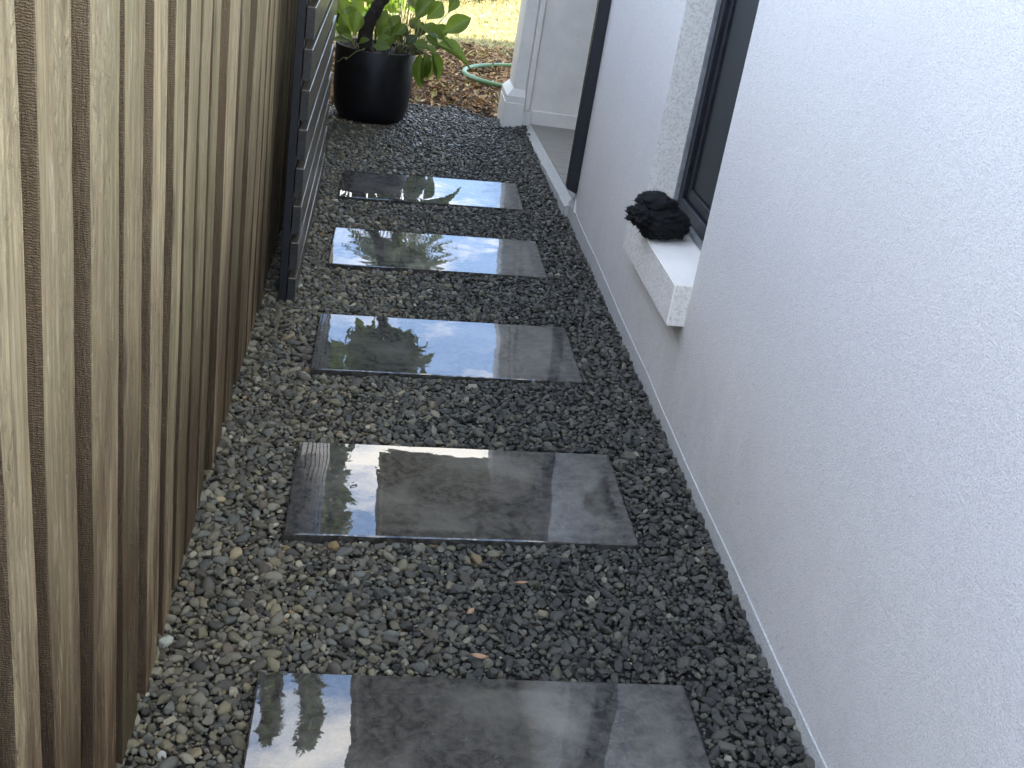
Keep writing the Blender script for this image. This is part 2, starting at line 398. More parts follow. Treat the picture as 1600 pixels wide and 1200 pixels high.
# ------------------------------------------------------------------ house
house = empty('house', (.785, 2.0, 0)); HP = Vector((.785, 2.0, 0))
tag(house, 'white rendered house wall with dark window along the gravel path', 'house')
def hpart(name, bm, mats, parent=None, smooth=False):
    o = mesh_obj(name, bm, mats, None, smooth)
    p = parent or house
    o.parent = p
    o.matrix_parent_inverse = Matrix.Translation(-HP) if p is house else Matrix.Translation(-HP)
    return o
XW = .7853
Y0, YA, YB, YC, YD = -1.3, 2.70, 3.365, 4.53, 6.33
ZS, ZE = 0.466, 2.50
XI = .885
bm = bmesh.new()
Q = [(.05, None)]
def quad(bm, pts, mat=0):
    f = bm.faces.new([bm.verts.new(p) for p in pts]); f.material_index = mat; return f
# render sheet with the window opening left out
zb = .06
def wallrect(y0, y1, z0, z1): quad(bm, [(XW, y0, z0), (XW, y0, z1), (XW, y1, z1), (XW, y1, z0)])
wallrect(Y0, YA, zb, ZE); wallrect(YA, YB, zb, .40); wallrect(YA, YB, 1.95, ZE); wallrect(YB, YC, zb, ZE)
quad(bm, [(XW, YC, zb), (XW, YC, ZE), (2.2, YC, ZE), (2.2, YC, zb)])          # porch side of the wall
hpart('wall', bm, M_wall)
bm = bmesh.new()
quad(bm, [(XW, YB, .46), (XW, YB, 1.95), (XI+.03, YB, 1.95), (XI+.03, YB, .46)])
quad(bm, [(XW, YA, .46), (XI+.03, YA, .46), (XI+.03, YA, 1.95), (XW, YA, 1.95)])
quad(bm, [(XW, YA, 1.95), (XI+.03, YA, 1.95), (XI+.03, YB, 1.95), (XW, YB, 1.95)])
hpart('window_reveal', bm, M_jamb)
# plinth, its thin top ledge catching the light
bm = bmesh.new()
n = 60; yy = [Y0 + (4.60 - Y0) * i / n for i in range(n+1)]
for a, b in zip(yy, yy[1:]):
    za_, zb_ = [.086 + max(0, y-2.3) * .016 + .0018 * math.sin(y*7) + .0022*mn.noise(Vector((y*5.3, 8, 1))) for y in (a, b)]
    xa, xb = [XW - .0026 + .0008 * mn.noise(Vector((y*13, 1, 2))) for y in (a, b)]
    quad(bm, [(xa, a, -.05), (xa, a, za_), (xb, b, zb_), (xb, b, -.05)])
    quad(bm, [(xa, a, za_), (XW+.001, a, za_+.0025), (XW+.001, b, zb_+.0025), (xb, b, zb_)])
bmesh.ops.remove_doubles(bm, verts=bm.verts, dist=.0004)
hpart('plinth', bm, M_plinth)
# window sill block
bm = bmesh.new()
sv = [bm.verts.new(p) for p in ((.737, 2.697, .345), (XI+.03, 2.697, .349), (XI+.03, 3.347, .349), (.737, 3.347, .345),
                                (.737, 2.697, .462), (XI+.03, 2.697, .474), (XI+.03, 3.347, .474), (.737, 3.347, .462))]
for q, mi in (((0,3,2,1),1), ((4,5,6,7),0), ((0,1,5,4),2), ((1,2,6,5),2), ((2,3,7,6),2), ((3,0,4,7),1)):
    bm.faces.new([sv[i] for i in q]).material_index = mi
bmesh.ops.bevel(bm, geom=list(bm.edges), offset=.003, segments=2, affect='EDGES')
hpart('window_sill', bm, [M_silltop, M_rough, M_jamb])
# window: frame > members, fly screen, pane
wf = []
bm = bmesh.new(); box(bm, XI-.012, XI+.0, YA+.001, YB-.001, .4745, .492, .001); hpart('sill_flashing', bm, M_flash)
bm = bmesh.new(); box(bm, XI-.013, XI+.001, YB-.010, YB-.001, .493, 1.949, .001); hpart('sealant_strip', bm, M_flash)
win = empty('window', (0, 0, 0)); win.parent = house; win.matrix_parent_inverse = Matrix.Translation(-HP)
def wpart(name, b, m, bev=.002):
    bm = bmesh.new(); box(bm, *b, bev=bev); o = mesh_obj(name, bm, m); o.parent = win; return o
wpart('frame_stile', (XI, XI+.06, YB-.052, YB-.0105, .493, 1.948), M_navy)
wpart('frame_stile', (XI, XI+.06, YA+.002, YA+.044, .493, 1.948), M_navy)
wpart('frame_rail', (XI, XI+.06, YA+.045, YB-.053, .493, .535), M_navy)
wpart('frame_rail', (XI, XI+.06, YA+.045, YB-.053, 1.90, 1.948), M_navy)
wpart('sash_stile', (XI+.012, XI+.05, YB-.085, YB-.053, .536, 1.899), M_navy)
wpart('sash_rail', (XI+.012, XI+.05, YA+.045, YB-.086, .536, .572), M_navy)
wpart('fly_screen', (XI+.022, XI+.024, YA+.045, YB-.086, .573, 1.899), M_mesh, 0)
wpart('pane', (XI+.040, XI+.046, YA+.045, YB-.086, .573, 1.899), M_glass, 0)
# porch recess: slab step, return wall, skirting, pilaster, back wall
bm = bmesh.new()
n = 24
for i in range(n):
    ya, yb = [4.60 + (6.36-4.60)*k/n for k in (i, i+1)]
    z1, z2 = [.116 - (y-4.60)*.030 for y in (ya, yb)]
    xa, xb = [XW - .022 + .007*mn.noise(Vector((y*9, 3, 1))) for y in (ya, yb)]
    quad(bm, [(xa, ya, -.05), (xa, ya, z1-.020), (xb, yb, z2-.020), (xb, yb, -.05)])
    quad(bm, [(xa, ya, z1-.020), (XW+.020, ya, z1-.001), (XW+.020, yb, z2-.001), (xb, yb, z2-.020)])
quad(bm, [(XW-.022, 4.5995, -.05), (XW-.022, 4.5995, .095), (XW+.020, 4.5995, .114), (XW+.020, 4.5995, -.05)])
bmesh.ops.remove_doubles(bm, verts=bm.verts, dist=.0004)
hpart('step_edge', bm, M_plinth)
for k in range(3):
    y0 = 4.535 + k*.60; y1 = min(y0 + .596, 6.325)
    bm = bmesh.new(); z0, z1 = [.117 - (y-4.60)*.030 for y in (y0, y1)]
    tv = [bm.verts.new(p) for p in ((XW+.021, y0, z0-.02), (2.2, y0, z0-.02), (2.2, y1, z1-.02), (XW+.021, y1, z1-.02), (XW+.021, y0, z0), (2.2, y0, z0), (2.2, y1, z1), (XW+.021, y1, z1))]
    for q in ((0,3,2,1),(4,5,6,7),(0,1,5,4),(1,2,6,5),(2,3,7,6),(3,0,4,7)): bm.faces.new([tv[i] for i in q])
    hpart('step_tile', bm, M_ftile)
bm = bmesh.new()   # sloping mortar fillet under the post
fv = [bm.verts.new(p) for p in ((XW-.010, 4.44, .121), (XW-.010, 4.60, .117), (XW+.03, 4.60, .119), (XW+.03, 4.44, .121), (XW-.002, 4.49, .175), (XW+.03, 4.49, .18), (XW+.03, 4.534, .18), (XW-.002, 4.534, .165))]
for q in ((0,3,2,1),(4,5,6,7),(0,1,7,4),(1,2,6,7),(2,3,5,6),(3,0,4,5)): bm.faces.new([fv[i] for i in q])
hpart('mortar_fillet', bm, M_plinth)
bm = bmesh.new(); box(bm, .787, 2.2, YD, YD+.22, .02, ZE, .004); hpart('return_wall', bm, M_white)
bm = bmesh.new()
n = 20
for i in range(n):
    xa, xb = [.802 + (2.19-.802)*k/n for k in (i, i+1)]
    ta, tb = [.138 + .0016*mn.noise(Vector((x*14, 0, 5))) for x in (xa, xb)]
    quad(bm, [(xa, YD-.012, .0), (xb, YD-.012, .0), (xb, YD-.012, tb), (xa, YD-.012, ta)])
    quad(bm, [(xa, YD-.012, ta), (xb, YD-.012, tb), (xb, YD+.001, tb+.004), (xa, YD+.001, ta+.004)])
quad(bm, [(.802, YD-.012, 0), (.802, YD-.012, .138), (.802, YD+.001, .142), (.802, YD+.001, 0)])
bmesh.ops.remove_doubles(bm, verts=bm.verts, dist=.0004)
hpart('skirting', bm, M_white)
bm = bmesh.new(); box(bm, .754, .786, YD-.018, YD+.10, .135, ZE, .004); hpart('corner_moulding', bm, M_white)
bm = bmesh.new(); box(bm, .750, .801, YD-.022, YD+.10, .0, .134, .003); hpart('moulding_block', bm, M_white)
bm = bmesh.new(); box(bm, .678, .752, YD-.02, YD+.24, .245, ZE, .008)
pil = hpart('pilaster', bm, M_white)
bm = bmesh.new()
for ring in (((.640,.749,YD-.055,YD+.27),(.0,.205)),):
    pass
x0,x1,y0,y1 = .644,.749,YD-.05,YD+.27; u0,u1,w0,w1 = .676,.747,YD-.021,YD+.241
L = [[(x0-.006,y0-.004,-.03),(x1,y0-.004,-.03),(x1,y1,-.03),(x0-.006,y1,-.03)], [(x0-.003,y0-.002,.168),(x1,y0-.002,.168),(x1,y1,.168),(x0-.003,y1,.168)], [(x0-.003,y0-.002,.175),(x1,y0-.002,.175),(x1,y1,.175),(x0-.003,y1,.175)],[(x0,y0,.178),(x1,y0,.178),(x1,y1,.178),(x0,y1,.178)], [(x0,y0,.213),(x1,y0,.213),(x1,y1,.213),(x0,y1,.213)], [(u0,w0,.252),(u1,w0,.252),(u1,w1,.252),(u0,w1,.252)]]
rv = [[bm.verts.new(p) for p in r] for r in L]
for A, B in zip(rv, rv[1:]):
    for k in range(4): bm.faces.new((A[k], A[(k+1)%4], B[(k+1)%4], B[k]))
bm.faces.new(rv[-1])
hpart('pilaster_base', bm, M_white)
bm = bmesh.new(); box(bm, 2.2, 2.4, 4.4, 6.6, 0, ZE); hpart('porch_back_wall', bm, M_white)
bm = bmesh.new(); box(bm, .738, XW-.0005, 4.488, 4.535, .185, 2.45, .0)
for v_ in bm.verts:
    if v_.co.z < .3 and v_.co.x < .76: v_.co.z += .02
bmesh.ops.bevel(bm, geom=list(bm.edges), offset=.004, segments=2, affect='EDGES')
hpart('porch_post', bm, M_navy)
# eaves, fascia, roof: unseen near eave narrowed to let in more skylight, deep one over the porch end
XE, YE, XN, YN = -.055, 6.89, .70, 3.45
bm = bmesh.new(); box(bm, XE+.021, 4.2, YN+.02, YE-.021, ZE+.001, ZE+.02); hpart('soffit', bm, M_soffit)
bm = bmesh.new(); box(bm, XN+.021, 4.2, Y0+.02, YN-.001, ZE+.001, ZE+.02); hpart('soffit', bm, M_soffit)
bm = bmesh.new(); box(bm, XE, XE+.02, YN, YE, ZE-.01, ZE+.16, .002); hpart('fascia', bm, M_white)
bm = bmesh.new(); box(bm, XE+.021, 4.2, YE-.02, YE, ZE-.01, ZE+.16, .002); hpart('fascia', bm, M_white)
bm = bmesh.new(); box(bm, XE+.021, XN+.02, YN, YN+.019, ZE-.01, ZE+.16, .002); hpart('fascia', bm, M_white)
bm = bmesh.new(); box(bm, XN, XN+.02, Y0, YN-.001, ZE-.01, ZE+.16, .002); hpart('fascia', bm, M_white)
bm = bmesh.new()
RS = (1.30)/4.75
def rz(x): return ZE + .17 + RS*(x - XN + .03)
quad(bm, [(XN-.03, Y0, rz(XN-.03)), (XN-.03, YN-.03, rz(XN-.03)), (4.2, YN-.03, rz(4.2)), (4.2, Y0, rz(4.2))])
quad(bm, [(XE-.03, YN-.03, rz(XN-.03)), (XE-.03, YE+.03, rz(XN-.03)), (XN-.03, YE+.03, rz(XN-.03)), (XN-.03, YN-.03, rz(XN-.03))])
quad(bm, [(XN-.03, YN-.03, rz(XN-.03)), (XN-.03, YE+.03, rz(XN-.03)), (4.2, YE+.03, rz(4.2)), (4.2, YN-.03, rz(4.2))])
quad(bm, [(XN-.03, YE+.03, rz(XN-.03)), (4.2, YE+.03, rz(XN-.03)), (4.2, YE+.03, rz(4.2))])
quad(bm, [(4.2, Y0, rz(4.2)), (4.2, YE+.03, rz(4.2)), (8.5, YE+.03, ZE+.17), (8.5, Y0, ZE+.17)])
hpart('roof', bm, M_roof)
bm = bmesh.new(); box(bm, 8.2, 8.4, Y0, 6.5, 0, ZE+.1); box(bm, 2.41, 8.2, 6.35, 6.5, 0, ZE+.1); box(bm, XW+.2, 8.2, Y0, Y0+.1, 0, ZE+.1); hpart('rear_wall', bm, M_wall)

# ------------------------------------------------------------------ black cloth bundle on the sill
def blob(bm, c, r, amp, f, seed, sub=4, folds=0.):
    res = bmesh.ops.create_icosphere(bm, subdivisions=sub, radius=1)
    for v in res['verts']:
        d = v.co.normalized()
        k = 1 + amp*mn.fractal(d*f + Vector((seed, 0, 0)), .9, 2.1, 5) - folds*abs(mn.noise(Vector((d.x*2.2+seed, d.y*2.2, d.z*7))))*1.2
        v.co = Vector((c[0]+d.x*r[0]*k, c[1]+d.y*r[1]*k, c[2]+d.z*r[2]*k))
bm = bmesh.new()
blob(bm, (.772, 3.095, .514), (.084, .078, .053), .15, 2.1, 3.3, 5, .20)
blob(bm, (.750, 3.105, .566), (.058, .055, .029), .22, 1.8, 8.1, 4, .16)
blob(bm, (.702, 3.075, .530), (.036, .05, .030), .35, 3.6, 5.7, 4, .2)
blob(bm, (.818, 3.08, .512), (.040, .05, .034), .3, 3.3, 1.7, 4, .2)
base_v = [(v.co.copy(), v.normal.copy()) for v in bm.verts]
for v in bm.verts: v.co.z = max(v.co.z, .4655 if v.co.x > .738 else .452)
for f in bm.faces: f.smooth = True
cc_ = Vector((.765, 3.09, .52))
for k in range(3200):          # frayed nap over the whole bundle
    p = random.choice(base_v)[0]; n_ = (p - cc_).normalized()
    if p.z < .47: continue
    d = (n_ + Vector((random.gauss(0, .7), random.gauss(0, .7), random.gauss(0, .5)))).normalized()
    q = p + d*random.uniform(.004, .012); sd_ = d.orthogonal().normalized()*.0009
    if q.x > .738: q.z = max(q.z, .468)
    bm.faces.new([bm.verts.new(w_) for w_ in (p - d*.003 - sd_, p - d*.003 + sd_, q)])
bm.normal_update()
o = mesh_obj('cloth_bundle', bm, M_cloth)
tag(o, 'crumpled black frayed cloth bundle left on the white window sill', 'cloth')

# ------------------------------------------------------------------ pavers
def mir_tilt(a): return a
PAVERS = [(-.1931, 1.2200, .000, .034, 'nearest dark slate paver, cut off by the bottom edge of the photo'),
          (-.1899, 2.1036, .001, .052, 'dark slate paver with a narrow strip of blue and white sky at its left end'),
          (-.1905, 2.9606, -.003, .052, 'middle slate paver, wet and mirroring mostly blue sky and a tree crown'),
          (-.1911, 3.8551, -.012, .052, 'wet slate paver beside the foot of the slatted screen, mirroring a palm'),
          (-.1942, 4.7016, -.017, .052, 'farthest slate paver, closest to the black plant pot')]
def paver_mesh(k):
    bm = bmesh.new(); nx, ny = 40, 22; g = []
    for i in range(nx+1):
        row = []
        for j in range(ny+1):
            u, v = i/nx*.80, j/ny*.4217; e = 0
            ed = i in (0, nx) or j in (0, ny)
            q = Vector((u*26, v*26, k*9.7)); jit = .0016*mn.noise(q) - .0022*max(0, mn.noise(q*.45) - .25)*3
            if i == 0: u -= jit
            if i == nx: u += jit
            if j == 0: v -= jit
            if j == ny: v += jit
            z = .0003*mn.noise(Vector((u*7, v*7, k*3))) - (.0020 if ed else 0)
            if i in (0, nx): pass
            row.append(bm.verts.new((u, v, z)))
        g.append(row)
    for i in range(nx):
        for j in range(ny): bm.faces.new((g[i][j], g[i+1][j], g[i+1][j+1], g[i][j+1])).smooth = True
    ring = [g[i][0] for i in range(nx+1)] + [g[nx][j] for j in range(1, ny+1)] + [g[i][ny] for i in range(nx-1, -1, -1)] + [g[0][j] for j in range(ny-1, 0, -1)]
    # narrow worn arris: pull the first inner row close to the rim
    for i in range(nx+1):
        for j in range(ny+1):
            if 0 < i < nx and 0 < j < ny:
                v = g[i][j]
                if i == 1: v.co.x = .0035
                if i == nx-1: v.co.x = .7965
                if j == 1: v.co.y = .0035
                if j == ny-1: v.co.y = .4182
    for i in range(nx+1):
        for j in range(ny+1):
            if (i in (1, nx-1) and 1 <= j <= ny-1) or (j in (1, ny-1) and 1 <= i <= nx-1):
                for e in g[i][j].link_edges:
                    o_ = e.other_vert(g[i][j])
                    if e.verts[0].co.z > -.001 and e.verts[1].co.z > -.001:
                        a_, b_ = e.verts[0].co, e.verts[1].co
                        if (abs(a_.x-b_.x) < 1e-6 and (abs(a_.x-.0035) < 1e-4 or abs(a_.x-.7965) < 1e-4)) or (abs(a_.y-b_.y) < 1e-6 and (abs(a_.y-.0035) < 1e-4 or abs(a_.y-.4182) < 1e-4)): e.smooth = False
    low = [bm.verts.new((v.co.x, v.co.y, -.032)) for v in ring]; n = len(ring)
    for i in range(n): bm.faces.new((ring[i], low[i], low[(i+1) % n], ring[(i+1) % n]))
    bm.faces.new(low)
    return mesh_obj('stone_paver', bm, M_paver)
for i, (x, y, t, tilt, lab) in enumerate(PAVERS):
    o = paver_mesh(i)
    cz = zg(x + .4) + .002
    o.rotation_euler = (0, -tilt, t)
    o.location = (x, y, cz - .4*math.sin(tilt))
    tag(o, lab, 'paver', 'slate stepping pavers in the gravel')

# ------------------------------------------------------------------ scatter with geometry nodes (uncountable ground cover only)
def scatter(name, sources, pos, rot, scl, idx, colr):
    c = bpy.data.collections.new(name + ' shapes')
    for o in sources: c.objects.link(o)
    me = bpy.data.meshes.new(name); n = len(pos)
    me.vertices.add(n); me.vertices.foreach_set('co', np.asarray(pos, 'f').ravel())
    def at(nm, typ, data, key):
        a = me.attributes.new(nm, typ, 'POINT'); a.data.foreach_set(key, np.asarray(data).ravel())
    at('srot', 'FLOAT_VECTOR', np.asarray(rot, 'f'), 'vector'); at('sscl', 'FLOAT_VECTOR', np.asarray(scl, 'f'), 'vector')
    at('sidx', 'INT', np.asarray(idx, 'i'), 'value')
    cc = np.ones((n, 4), 'f'); cc[:, :3] = colr; at('scol', 'FLOAT_COLOR', cc, 'color')
    o = bpy.data.objects.new(name, me); link(o)
    g = bpy.data.node_groups.new(name + ' nodes', 'GeometryNodeTree')
    g.interface.new_socket('Geometry', in_out='INPUT', socket_type='NodeSocketGeometry'); g.interface.new_socket('Geometry', in_out='OUTPUT', socket_type='NodeSocketGeometry')
    gi = g.nodes.new('NodeGroupInput'); go = g.nodes.new('NodeGroupOutput')
    ci = g.nodes.new('GeometryNodeCollectionInfo'); ci.inputs['Collection'].default_value = c; ci.inputs['Separate Children'].default_value = True; ci.inputs['Reset Children'].default_value = True
    ip = g.nodes.new('GeometryNodeInstanceOnPoints'); ip.inputs['Pick Instance'].default_value = True
    def na(nm, typ):
        k = g.nodes.new('GeometryNodeInputNamedAttribute'); k.data_type = typ; k.inputs['Name'].default_value = nm
        return [s for s in k.outputs if s.enabled and s.name == 'Attribute'][0]
    er = g.nodes.new('FunctionNodeEulerToRotation')
    g.links.new(gi.outputs[0], ip.inputs['Points']); g.links.new(ci.outputs[0], ip.inputs['Instance'])
    g.links.new(na('sidx', 'INT'), ip.inputs['Instance Index'])
    g.links.new(na('srot', 'FLOAT_VECTOR'), er.inputs[0]); g.links.new(er.outputs[0], ip.inputs['Rotation'])
    g.links.new(na('sscl', 'FLOAT_VECTOR'), ip.inputs['Scale']); g.links.new(ip.outputs[0], go.inputs[0])
    md = o.modifiers.new('scatter', 'NODES'); md.node_group = g
    return o

def rock(k, angular):
    bm = bmesh.new(); r = random.Random(100+k)
    if angular:
        for _ in range(15):
            d = Vector((r.gauss(0,1), r.gauss(0,1), r.gauss(0,1))).normalized() * r.uniform(.82, 1.12)
            bm.verts.new(d)
        bmesh.ops.convex_hull(bm, input=list(bm.verts))
        bmesh.ops.delete(bm, geom=[v for v in bm.verts if not v.link_faces], context='VERTS')
        bmesh.ops.bevel(bm, geom=list(bm.edges), offset=.06, segments=1, affect='EDGES')
    else:
        bmesh.ops.create_icosphere(bm, subdivisions=2, radius=1)
        for v in bm.verts:
            v.co *= 1 + .42*mn.noise(v.co*1.1 + Vector((k*7.3, 0, 0))) + .12*mn.noise(v.co*2.6 + Vector((k*3.1, 5, 0)))
    o = mesh_obj('stone_shape_%02d' % k, bm, M_stone, smooth=not angular, link_it=False)
    return o
rocks = [rock(k, k < 8) for k in range(14)]

PAL = np.array([(.060,.061,.057), (.105,.105,.096), (.115,.112,.085), (.20,.18,.135), (.088,.098,.102), (.36,.35,.32), (.17,.125,.07), (.075,.066,.055), (.155,.155,.142)])
PW = np.array([.22, .28, .15, .028, .12, .016, .007, .045, .135]); PW /= PW.sum()
def in_paver(x, y, m):
    for px, py, t, *_ in PAVERS:
        c, s = math.cos(t), math.sin(t); u = (x-px)*c + (y-py)*s; v = -(x-px)*s + (y-py)*c
        if -m < u < .8+m and -m < v < .4217+m: return True
    return False
def pack(n_try, x0, x1, y0, y1, sizes, tight, exclude):
    cell = .032; grid = {}; out = []
    X = rng.uniform(x0, x1, n_try); Y = rng.uniform(y0, y1, n_try)
    for i in range(n_try):
        r = sizes[i]; x = X[i]; y = Y[i]
        if exclude(x, y, r): continue
        cx, cy = int(x/cell+100), int(y/cell); ok = True
        for a in (cx-1, cx, cx+1):
            for b in (cy-1, cy, cy+1):
                for (u, v, s) in grid.get((a, b), ()):
                    dd = (r+s)*tight
                    if (u-x)**2 + (v-y)**2 < dd*dd: ok = False; break
                if not ok: break
            if not ok: break
        if ok:
            grid.setdefault((cx, cy), []).append((x, y, r)); out.append((x, y, r))
    return out
NT1 = 330000
sz = np.clip(np.exp(rng.normal(math.log(.0050), .46, NT1)), .0028, .0155); sz = -np.sort(-sz[:])
ex = lambda x, y, r: in_paver(x, y, r*.80) or y > 6.62 + .12*math.sin(x*7) + .05*math.sin(x*19)
top = pack(NT1, -.45, XW-.006, .55, 6.75, sz, .72, ex)
low = [(x, y, r) for x, y, r in zip(rng.uniform(-.45, XW, 42000), rng.uniform(.55, 6.7, 42000), np.clip(np.exp(rng.normal(math.log(.0068), .3, 42000)), .004, .014)) if not in_paver(x, y, -.01)]
pos = []; rot = []; scl = []; idx = []; colr = []
for layer, pts in ((0, top), (1, low)):
    for x, y, r in pts:
        z = zg(x) + (-.0075 + random.uniform(-.003, .005) if layer == 0 else -.020 + random.uniform(-.004, .004))
        if in_paver(x, y, r+.006): z -= .007
        z += .010*max(0, min(1, (x-.62)/.15)) + .004*mn.noise(Vector((x*5, y*5, 0)))
        pos.append((x, y, z)); rot.append((random.uniform(-.55, .55), random.uniform(-.55, .55), random.uniform(0, 6.283)))
        e = random.uniform(.75, 1.0)
        scl.append((r*random.uniform(1.0, 1.45), r*e, r*random.uniform(.55, .85)))
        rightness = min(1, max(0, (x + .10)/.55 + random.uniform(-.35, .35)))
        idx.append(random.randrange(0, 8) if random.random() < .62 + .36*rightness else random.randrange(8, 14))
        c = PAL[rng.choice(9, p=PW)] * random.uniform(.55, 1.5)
        g_ = c.mean(); dry = (1-rightness)  # left stones paler: drier, plus stronger skylight put into their colour
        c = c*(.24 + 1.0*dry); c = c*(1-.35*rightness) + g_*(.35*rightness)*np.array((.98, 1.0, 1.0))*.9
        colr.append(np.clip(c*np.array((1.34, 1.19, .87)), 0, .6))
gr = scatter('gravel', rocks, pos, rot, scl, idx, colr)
tag(gr, 'loose wet grey and tan gravel filling the path between fence and house', 'gravel', kind='stuff')

# ------------------------------------------------------------------ leaf mulch
def chip(k):
    bm = bmesh.new(); r = random.Random(k); n = 5
    L = 1.0; w = r.uniform(.22, .5); curl = r.uniform(-.5, .7)
    rows = []
    for i in range(n):
        t = i/(n-1); ww = w*math.sin(math.pi*min(.98, t*.92+.06))**.7
        z = curl*(t-.5)**2; rows.append([bm.verts.new((-ww, (t-.5)*2*L, z + r.uniform(0, .14))), bm.verts.new((0, (t-.5)*2*L, z-.04)), bm.verts.new((ww, (t-.5)*2*L, z + r.uniform(0, .14)))])
    for A, B in zip(rows, rows[1:]):
        for j in range(2): bm.faces.new((A[j], A[j+1], B[j+1], B[j]))
    return mesh_obj('mulch_shape_%d' % k, bm, M_chip, link_it=False)
chips = [chip(k) for k in range(7)]
N = 24000
X = rng.uniform(-1.6, 2.2, N); Y = rng.uniform(6.45, 9.15, N)
keep = [(x, y) for x, y in zip(X, Y) if y > 6.62 + .10*math.sin(x*7) + random.gauss(0, .10) and y < 8.95 + .12*math.sin(x*3) + random.gauss(0, .07) and not (y < 6.6 and x > .62)]
n = len(keep); s = np.exp(rng.normal(math.log(.018), .45, n))
mp_ = np.array([(.34,.205,.105), (.22,.135,.07), (.48,.33,.19), (.10,.065,.04), (.62,.48,.32), (.36,.33,.11)])
ci_ = rng.choice(6, n, p=[.30, .25, .19, .14, .07, .05])
scl = np.stack([s*rng.uniform(.6, 1.1, n), s, s], 1)
mu = scatter('leaf_mulch', chips, [(x, y, zg(x) - .012 + random.uniform(0, .018)) for x, y in keep], [(random.gauss(0, .45), random.gauss(0, .45), random.uniform(0, 6.28)) for _ in keep], scl, rng.integers(0, 7, n), np.clip(mp_[ci_]*np.array((1.22, 1.12, .86))*rng.uniform(.7, 1.3, (n, 1)), 0, .8))
tag(mu, 'brown dead leaf litter spread between the gravel and the lawn', 'leaf litter', kind='stuff')

# ------------------------------------------------------------------ lawn
def tuft(k):
    bm = bmesh.new(); r = random.Random(50+k)
    for _ in range(7):
        a = r.uniform(0, 6.283); d = Vector((math.cos(a), math.sin(a), 0)); sd_ = Vector((-d.y, d.x, 0))*.06; b = d*r.uniform(0, .25)
        l = r.uniform(.5, 1.); lean = r.uniform(.3, 1.1)
        m = b + d*lean*.35*l + Vector((0, 0, .6*l)); t = b + d*lean*.95*l + Vector((0, 0, .9*l))
        v = [bm.verts.new(b-sd_), bm.verts.new(b+sd_), bm.verts.new(m+sd_*.8), bm.verts.new(m-sd_*.8), bm.verts.new(t)]
        bm.faces.new(v[:4]); bm.faces.new((v[3], v[2], v[4]))
    return mesh_obj('grass_shape_%d' % k, bm, M_grass, link_it=False)
tufts = [tuft(k) for k in range(6)]
N = 52000
Y = 8.75 + 9.0*rng.uniform(0, 1, N)**1.5; X = rng.uniform(-3.5, 5.0, N)
Y += .12*np.sin(X*3) + rng.normal(0, .07, N)
s = rng.uniform(.022, .052, N)
gc = np.array([(.62,.52,.25), (.52,.45,.18), (.70,.60,.36), (.28,.26,.09)])[rng.choice(4, N, p=[.38, .27, .23, .12])]*rng.uniform(.8, 1.2, (N, 1))
la = scatter('lawn_grass', tufts, np.stack([X, Y, np.array([zg(x)-.022 for x in X])], 1), np.stack([rng.normal(0, .25, N), rng.normal(0, .25, N), rng.uniform(0, 6.28, N)], 1), np.stack([s, s, s], 1), rng.integers(0, 6, N), gc)
tag(la, 'short dry sunlit lawn beyond the leaf litter', 'grass', kind='stuff')

# ------------------------------------------------------------------ paling fence
fence = empty('paling_fence', (-.386, .3, -.024)); tag(fence, 'weathered timber paling fence along the left side of the path', 'fence')
FP = Vector((-.386, .3, -.024))
front = [(.62, .755), (.80, .935 - .06 + .0), (.915, 1.0), (1.058, 1.18), (1.237, 1.38), (1.433, 1.552), (1.597, 1.70), (1.765, 1.855), (1.905, 2.01), (2.035, 2.14), (2.19, 2.285), (2.39, 2.56), (2.63, 2.775), (2.855, 3.035), (3.06, 3.17)]
front[1] = (.795, .875)
y = 3.23
while y < 7.5:
    w = random.uniform(.10, .145); front.append((y, y+w)); y += w + random.uniform(.03, .055)
front = [(.30, .42), (.46, .58)] + front
def paling(y0, y1, xf, th, zt, k):
    bm = bmesh.new(); w = y1-y0; nseg = 34; rows = []; r = random.Random(k)
    wob = r.uniform(-.003, .003)
    for i in range(nseg+1):
        t = i/nseg; z = -.04 + t*(zt+.04)
        jx = .0022*mn.noise(Vector((t*4, k*3.3, 0))); j0, j1 = [.0035*mn.noise(Vector((t*6, k*5.1, q_))) + .0022*mn.noise(Vector((t*27, k*3.7, q_))) + s_*.006*max(0, mn.noise(Vector((t*16, k*2.9, q_+4))) - .42) for q_, s_ in ((2, 1), (9, -1))]
        dx = wob*(t-.5)*2 + jx
        rows.append([bm.verts.new((dx, j0, z)), bm.verts.new((dx, w+j1, z)), bm.verts.new((dx-th, w+j1, z)), bm.verts.new((dx-th, j0, z))])
    for A, B in zip(rows, rows[1:]):
        for j in range(4): bm.faces.new((A[j], A[(j+1)%4], B[(j+1)%4], B[j]))
    bm.faces.new(rows[0][::-1]); bm.faces.new(rows[-1])
    es = [e for e in bm.edges if abs(e.verts[0].co.z - e.verts[1].co.z) > .02]
    bmesh.ops.bevel(bm, geom=es, offset=.0016, segments=1, affect='EDGES')
    o = mesh_obj('paling', bm, M_paling); o.parent = fence
    o.location = Vector((xf, y0, 0)) - FP
    return o
for k, (a, b) in enumerate(front):
    paling(a, b, -.386 + random.uniform(-.003, .0025), .021, 1.33 + random.uniform(-.012, .012), k)
for k, ((a, b), (c, d)) in enumerate(zip(front, front[1:])):   # boards lapped behind the gaps
    paling(b-.022, c+.022 + .02, -.420 + random.uniform(-.003, .0), .018, 1.325 + random.uniform(-.012, .012), 300+k)
for z in (.22, .68, 1.13):
    bm = bmesh.new(); box(bm, -.495, -.4415, .3, 7.55, z, z+.09, .003); o = mesh_obj('rail', bm, M_rail); o.parent = fence; o.matrix_parent_inverse = Matrix.Translation(-FP)
